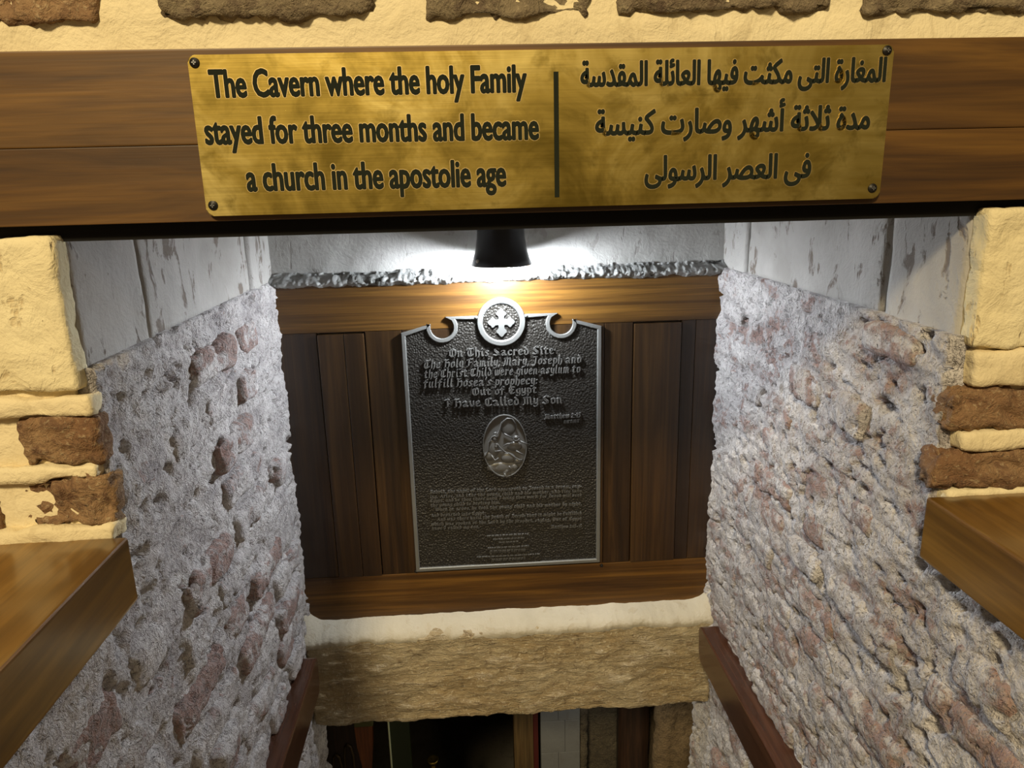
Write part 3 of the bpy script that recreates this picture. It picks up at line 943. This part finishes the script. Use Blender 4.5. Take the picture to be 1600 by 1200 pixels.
def nib_line(nm, s, a, b, xh_px, depth, slant=0.0, mat=LETTER, nib=NIB):
    """a, b: photo pixels of the two ends of the baseline; xh_px: x-height in photo pixels"""
    pa, pb = zp(*a), zp(*b)
    k = abs(zp(a[0], a[1] - xh_px)[1] - pa[1])
    adv = 0; segs = []
    for ch in s:
        if ch == ' ':
            adv += .42; continue
        st = G[ch]
        wd = max(p[0] for l in st for p in l)
        for l in st:
            for p, q in zip(l, l[1:]):
                segs.append(((p[0] + adv, p[1]), (q[0] + adv, q[1])))
        adv += wd + .26
    adv -= .26
    kx = (pb[0] - pa[0]) / adv; dz = pb[1] - pa[1]
    n1 = (nib / 2 * math.cos(NA), nib / 2 * math.sin(NA)); n2 = (-NT / 2 * math.sin(NA), NT / 2 * math.cos(NA))
    bm = bmesh.new()
    for p, q in segs:
        pts_ = []
        for c in (p, q):
            for s1_ in (-1, 1):
                for s2_ in (-1, 1):
                    x = c[0] + s1_ * n1[0] + s2_ * n2[0]; z = c[1] + s1_ * n1[1] + s2_ * n2[1]
                    pts_.append((pa[0] + (x + slant * z) * kx, pa[1] + z * k + dz * x / adv))
        h = hull(pts_)
        add_prism(bm, h, YQ - depth, YQ + 0.0005)
    bmesh.ops.recalc_face_normals(bm, faces=bm.faces)
    return bm_obj(nm, bm, mat, plaque)


nib_line('lettering', 'On This Sacred Site', (702, 557), (864, 552), 8.0, 0.006)
nib_line('lettering', 'The Holy Family, Mary, Joseph and', (662, 575), (906, 566), 8.2, 0.006, 0.12)
nib_line('lettering', 'the Christ Child were given asylum to', (663, 590), (905, 581), 8.2, 0.006, 0.12)
nib_line('lettering', "fulfill Hosea's prophecy:", (662, 605), (838, 599), 8.2, 0.006, 0.12)
nib_line('lettering', 'Out of Egypt', (738, 617), (837, 613), 7.6, 0.006)
nib_line('lettering', 'I Have Called My Son', (696, 636), (877, 629), 8.2, 0.0065)
nib_line('lettering', 'Matthew 2:15', (851, 654), (906, 651), 4.6, 0.005, 0.1, nib=0.26)
small = [('Behold, the angel of the Lord appeareth to Joseph in a dream, say-', (672, 770.5), (908, 761)), ('ing, Arise, and take the young child and his mother, and flee into', (672, 777.5), (908, 768)),
         ('Egypt, and be thou there until I bring thee word: for Herod will seek', (672, 784), (908, 774.5)), ('the young child to destroy him.', (673, 791), (781, 786)),
         ('When he arose, he took the young child and his mother by night,', (681, 797.5), (908, 788.5)), ('and departed into Egypt:', (674, 806.5), (758, 803)),
         ('And was there until the death of Herod: that it might be fulfilled', (683, 813), (908, 803)), ('which was spoken of the Lord by the prophet, saying, Out of Egypt', (674, 820.5), (908, 811.5)),
         ('have I called my son.', (675, 827), (749, 824)), ('Matthew 2:13-15', (861, 825), (908, 823))]
for s, a, b in small:
    nib_line('small_lettering', s, a, b, 3.1, 0.004, 0.06, nib=0.24)
# lines too worn to read: rows of upright and level cast marks
rq = random.Random(3)
for xa, xb, ya, yb, hp in ((881, 906, 661, 659, 4.4), (761, 826.5, 838.5, 835, 2.2), (770, 819, 843.5, 841, 2.0), (779, 811, 848, 846.5, 1.8), (762, 826.5, 857.5, 854, 2.4), (765, 823, 863, 860, 3.2), (745, 843.5, 871, 866, 1.6), (768, 823, 876, 873, 3.0)):
    bm = bmesh.new(); x = xa
    while x < xb - 1:
        wd_ = min(rq.uniform(2.0, 6.5), xb - x)
        y = ya + (yb - ya) * (x - xa) / (xb - xa); y2 = ya + (yb - ya) * (x + wd_ - xa) / (xb - xa)
        p, q = zp(x, y - hp), zp(x + wd_, y2 - hp)
        add_prism(bm, [(p[0], p[1]), (p[0], p[1] - 0.0011), (q[0], q[1] - 0.0011), (q[0], q[1])], YQ - 0.004, YQ + 0.0005)
        t = x
        while t < x + wd_ - 0.7:
            p, q = zp(t, y - hp), zp(t, y)
            add_prism(bm, [(p[0], p[1]), (q[0], q[1]), (q[0] + 0.001, q[1]), (p[0] + 0.001, p[1])], YQ - 0.004, YQ + 0.0005)
            t += rq.uniform(1.3, 2.2)
        x += wd_ + rq.uniform(0.6, 1.6)
    bmesh.ops.recalc_face_normals(bm, faces=bm.faces)
    bm_obj('worn_lettering', bm, LETTER, plaque)


# oval relief with small travelling figures
def zo(x, y):
    return zp(740 + x / 10, 640 + y / 10)


oc = zo(488, 560); orx, orz = abs(zo(840, 560)[0] - oc[0]) * 0.98, abs(zo(488, 70)[1] - oc[1])
rel = rim_strip('oval_rim', [(oc[0] + orx * math.cos(-k * math.pi / 28), oc[1] + orz * math.sin(-k * math.pi / 28)) for k in range(56)], 0.0022, YQ - 0.0065, YQ + 0.001, LETTER)
bm = bmesh.new()
add_ellipsoid(bm, (oc[0], YQ, oc[1]), (orx * 0.985, 0.0022, orz * 0.985), 32, 12)


def ridge(pl_, r=0.0013, dy=0.0045):
    add_tube(bm, [(zo(*q)[0], YQ - dy, zo(*q)[1]) for q in pl_], r, 6)


def blob(x, y, rx, rz, h):
    c = zo(x, y); k = orx / 345
    add_ellipsoid(bm, (c[0], YQ - 0.001, c[1]), (rx * k, h * 0.75, rz * k))


blob(540, 260, 130, 150, 0.005); blob(330, 450, 48, 55, 0.0085); blob(310, 600, 95, 150, 0.007); blob(250, 720, 100, 80, 0.006)
blob(350, 560, 40, 45, 0.0095); blob(640, 570, 120, 80, 0.007); blob(660, 440, 42, 42, 0.009); blob(540, 750, 120, 90, 0.0085); blob(690, 800, 60, 45, 0.007)
blob(460, 900, 260, 90, 0.005); blob(520, 980, 60, 90, 0.006); blob(640, 890, 50, 60, 0.006)
for pl_ in (((310, 355), (350, 345), (375, 365), (410, 290), (435, 190), (525, 125), (600, 130), (670, 240)), ((360, 430), (330, 395), (290, 410), (235, 500), (225, 620), (200, 680), (155, 745)),
            ((330, 525), (380, 530), (410, 580), (490, 650), (560, 670), (640, 730), (710, 770), (760, 765)), ((470, 360), (610, 435)), ((460, 560), (520, 520), (610, 510)), ((725, 480), (840, 525)),
            ((330, 640), (440, 625)), ((660, 630), (770, 690)), ((550, 870), (580, 900), (515, 975)), ((480, 980), (515, 1055)), ((280, 700), (330, 780), (390, 740))):
    ridge(pl_, 0.0017, 0.006)
ridge([(660 + 48 * math.cos(k * 0.7), 430 + 40 * math.sin(k * 0.7)) for k in range(10)], 0.0012, 0.0085)
bm_obj('oval_relief', bm, LETTER, plaque, True)
for q in ((650, 893), (940, 884)):
    p = zp(*q); bm = bmesh.new(); add_ellipsoid(bm, (p[0], YP - 0.002, p[1]), (0.0042, 0.004, 0.0042)); bm_obj('fixing_stud', bm, SCREW, plaque, True)

# ------------------------------------------------------------------ lamp
LX, LY, LZ = 0.0735, 1.565, -0.1565
lamp = thing('wall_spotlight', (LX, LY, LZ - 0.04), 'black bell-shaped spotlight glowing above the bronze plaque', 'lamp')
bm = bmesh.new()
add_lathe(bm, [(0.0635, 0.0), (0.0645, 0.002), (0.0600, 0.012), (0.0545, 0.030), (0.0505, 0.055), (0.0490, 0.085), (0.0485, 0.112), (0.044, 0.122), (0.0, 0.124),
               (0.0, 0.118), (0.042, 0.116), (0.0455, 0.108), (0.0475, 0.055), (0.0515, 0.030), (0.057, 0.012), (0.0635, 0.0)], (LX, LY, LZ), 40)
bmesh.ops.remove_doubles(bm, verts=bm.verts, dist=1e-5); bmesh.ops.recalc_face_normals(bm, faces=bm.faces)
bm_obj('shade', bm, BLACKM, lamp, True)
bm = bmesh.new(); bmesh.ops.create_icosphere(bm, subdivisions=2, radius=0.018)
for v in bm.verts:
    v.co += Vector((LX, LY, LZ - 0.009))
bm_obj('bulb', bm, BULB, lamp, True)
bm = bmesh.new(); add_lathe(bm, [(0.0, 0.055), (0.016, 0.05), (0.02, 0.02), (0.02, 0.0), (0.014, -0.002)], (LX, LY, LZ + 0.02), 16, False)
bm_obj('socket', bm, BLACKM, lamp, True)
bm = bmesh.new(); add_tube(bm, [(LX, LY, LZ + 0.118), (LX, LY, LZ + 0.140), (LX, LY + 0.03, LZ + 0.148), (LX, YB + 0.002, LZ + 0.148)], 0.009, 10); bm_obj('arm', bm, BLACKM, lamp, True)
bm = bmesh.new(); add_ellipsoid(bm, (LX - 0.050, LY - 0.0335, LZ + 0.012), (0.0045, 0.003, 0.0045)); bm_obj('screw', bm, STEEL, lamp, True)

# ------------------------------------------------------------------ lintel, rails
lint = lump('stone_lintel', (XL + 0.008, 1.604, -1.302), (XR - 0.006, 1.95, -1.050), LINT, None, 0.012, 0.0065, 0.005, 24, 71, 4, 0.006, 8, (0.7, 1, 1.6), 0.004)
tag(lint, 'rough tan chiselled stone lintel below the walnut panelling', 'lintel')


def rail(x0, x1, yend, lab):
    """board on edge with a rounded far end"""
    prof = []
    z0, z1 = -1.142, -1.050
    for y, z in ((0.10, z0), (0.10, z1), (yend - 0.012, z1), (yend - 0.003, z1 - 0.006), (yend, z1 - 0.018), (yend - 0.004, z0 + 0.02), (yend - 0.02, z0)):
        prof.append((y, z))
    bm = bmesh.new()
    a = [bm.verts.new((x0, p[0], p[1])) for p in prof]; b = [bm.verts.new((x1, p[0], p[1])) for p in prof]; n = len(prof)
    bm.faces.new(a); bm.faces.new(b[::-1])
    for i in range(n):
        bm.faces.new((a[i], b[i], b[(i + 1) % n], a[(i + 1) % n]))
    bmesh.ops.recalc_face_normals(bm, faces=bm.faces)
    bmesh.ops.bevel(bm, geom=list(bm.edges), offset=0.0045, segments=3, affect='EDGES', profile=0.6)
    o = bm_obj('handrail', bm, RAILW)
    return tag(o, lab, 'handrail')


rail(-0.436, -0.386, 1.545, 'dark reddish handrail board on the limewashed wall below the broken-brick pier')
rail(0.536, 0.588, 1.578, 'dark reddish handrail board on the limewashed wall below the rounded-brick pier')

# ------------------------------------------------------------------ things in the crypt beyond the lintel
ZF = -3.28
DARKW = m_wood('dark_crypt_wood', (0.018, 0.008, 0.004), (0.04, 0.018, 0.009), (0.07, 0.03, 0.014), 'z', 0.5)
POSTW = m_wood('olive_brown_post_wood', (0.05, 0.030, 0.012), (0.10, 0.060, 0.022), (0.14, 0.09, 0.034), 'z', 0.5)
ORNG = m_wood('orange_brown_wood', (0.14, 0.035, 0.008), (0.22, 0.06, 0.012), (0.28, 0.085, 0.018), 'z', 0.45)
OLIVE = MT('olive_painted_wood', 0.6).out((0.10, 0.10, 0.03))
DGREEN = MT('dark_green_board', 0.4).out((0.02, 0.03, 0.008))
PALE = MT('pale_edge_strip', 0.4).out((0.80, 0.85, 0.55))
GREYS = m_plaster('grey_marble', (0.16, 0.165, 0.165), (0.13, 0.13, 0.13), (0.12, 0.11, 0.1), 0.002, 0.3)
ROCK = m_brick('brown_rough_rock', (0.20, 0.135, 0.07), (0.26, 0.18, 0.095), (0.11, 0.075, 0.04), 0.25, 0.012)
MOTT = m_brick('mottled_dark_stone', (0.075, 0.058, 0.036), (0.10, 0.08, 0.05), (0.04, 0.03, 0.02), 0.15)

p = lump('rock_pier', (0.610, 2.19, ZF), (0.86, 2.46, -1.275), ROCK, None, 0.03, 0.016, 0.020, 9, 131, 4, 0.01, 20, (1.4, 1, 0.5))
tag(p, 'rough brown rock pier standing beside the right crypt jamb', 'pier')
p = lump('wooden_post', (0.480, 2.20, ZF), (0.585, 2.27, -1.275), DARKW, None, 0.008, 0.03, 0.002, 12, 140)
tag(p, 'very dark reddish-brown square post next to the rough rock pier', 'post')
p = lump('stone_post', (0.374, 2.30, ZF), (0.500, 2.40, -1.275), MOTT, None, 0.012, 0.02, 0.006, 22, 150)
tag(p, 'mottled dark stone post between marble pillar and dark wooden post', 'post')
pil = thing('marble_pillar', (0.255, 2.27, ZF), 'pale grey marble block pillar in the dark crypt below the lintel', 'pillar')
z = ZF; k = 0
while z < -1.30:
    z1 = min(z + 0.133, -1.276)
    xs = ((0.196, 0.258), (0.2586, 0.335)) if k % 2 else ((0.196, 0.282), (0.2826, 0.335))
    for a_, b_ in xs:
        box('block', (a_, 2.20, z), (b_, 2.33, z1 - 0.0008), GREYS, pil, 0.0015)
    z = z1; k += 1
lump('rough_edge', (0.3355, 2.215, ZF), (0.366, 2.32, -1.276), MOTT, pil, 0.008, 0.016, 0.007, 26, 160)
p = thing('olive_brown_post', (0.14, 2.2, ZF), 'olive-brown wooden post with a dark red edge beside the marble pillar', 'post')
box('post_face', (0.100, 2.18, ZF), (0.168, 2.26, -1.276), POSTW, p, 0.004)
box('edge_strip', (0.1685, 2.185, ZF), (0.186, 2.255, -1.276), MT('dark_red_paint', 0.5).out((0.06, 0.008, 0.006)), p, 0.002)
p = thing('green_board', (-0.28, 2.2, ZF), 'dark green upright board with a thin pale lit edge', 'board')
box('board_face', (-0.3285, 2.19, ZF), (-0.262, 2.21, -1.276), DGREEN, p, 0.002)
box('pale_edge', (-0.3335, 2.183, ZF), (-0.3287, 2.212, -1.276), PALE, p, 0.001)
p = thing('tapered_post', (-0.42, 2.2, ZF), 'orange-brown tapered wooden post under an olive block', 'post')
bm = bmesh.new()
rings = []
for zz_, hx in ((-1.772, 0.030), (-1.86, 0.026), (-1.98, 0.013), (-2.10, 0.008), (-2.3, 0.012), (ZF, 0.03)):
    rings.append([bm.verts.new((-0.417 + a * hx, 2.2 + b * hx * 0.7, zz_)) for a, b in ((-1, -1), (1, -1), (1, 1), (-1, 1))])
for r0_, r1_ in zip(rings, rings[1:]):
    for i in range(4):
        bm.faces.new((r0_[i], r1_[i], r1_[(i + 1) % 4], r0_[(i + 1) % 4]))
bm.faces.new(rings[0]); bm.faces.new(rings[-1][::-1])
bmesh.ops.recalc_face_normals(bm, faces=bm.faces)
bm_obj('post_body', bm, ORNG, p)
box('top_block', (-0.447, 2.175, -1.772), (-0.382, 2.225, -1.60), OLIVE, p, 0.004)
p = thing('candlestick', (-0.19, 2.2, ZF), 'slim twisted brass candlestick standing in the crypt shadow', 'candlestick')
bm = bmesh.new(); prof = [(0.0, 0.0), (0.07, 0.0), (0.07, 0.02), (0.03, 0.05), (0.012, 0.08)]
n = 46
for i in range(n):
    prof.append((0.0085 + 0.0025 * math.sin(i * 1.6), 0.10 + i * 0.027))

add_lathe(bm, prof, (-0.188, 2.2, ZF), 16); bmesh.ops.remove_doubles(bm, verts=bm.verts, dist=1e-5)
bm_obj('stem', bm, BRASS, p, True)
bm = bmesh.new(); add_lathe(bm, [(0.0, -0.004), (0.016, 0.0), (0.021, 0.012), (0.017, 0.012), (0.0, 0.006)], (-0.188, 2.2, ZF + 1.325), 16); bmesh.ops.remove_doubles(bm, verts=bm.verts, dist=1e-5); bm_obj('drip_cup', bm, BRASS, p, True)
p = thing('carved_screen', (-0.58, 2.3, ZF), 'near-black carved wooden screen at the left of the crypt', 'screen')
box('screen_panel', (-0.80, 2.30, ZF), (-0.46, 2.34, -1.276), DARKW, p, 0.004)
for i, (x, zt) in enumerate(((-0.545, -1.98), (-0.60, -1.90), (-0.50, -1.94))):
    bm = bmesh.new(); add_tube(bm, [(x - 0.016, 2.296, zt - 0.9), (x - 0.016, 2.296, zt - 0.05), (x - 0.010, 2.296, zt - 0.012), (x, 2.296, zt), (x + 0.010, 2.296, zt - 0.012), (x + 0.016, 2.296, zt - 0.05), (x + 0.016, 2.296, zt - 0.9)], 0.005, 6)
    bm_obj('arched_moulding', bm, POSTW, p, True)

# ------------------------------------------------------------------ lift everything from camera-relative to floor-relative height
for o in scn.objects:
    if o.parent is None and o.type in {'MESH', 'EMPTY'}:
        o.location.z += ZC
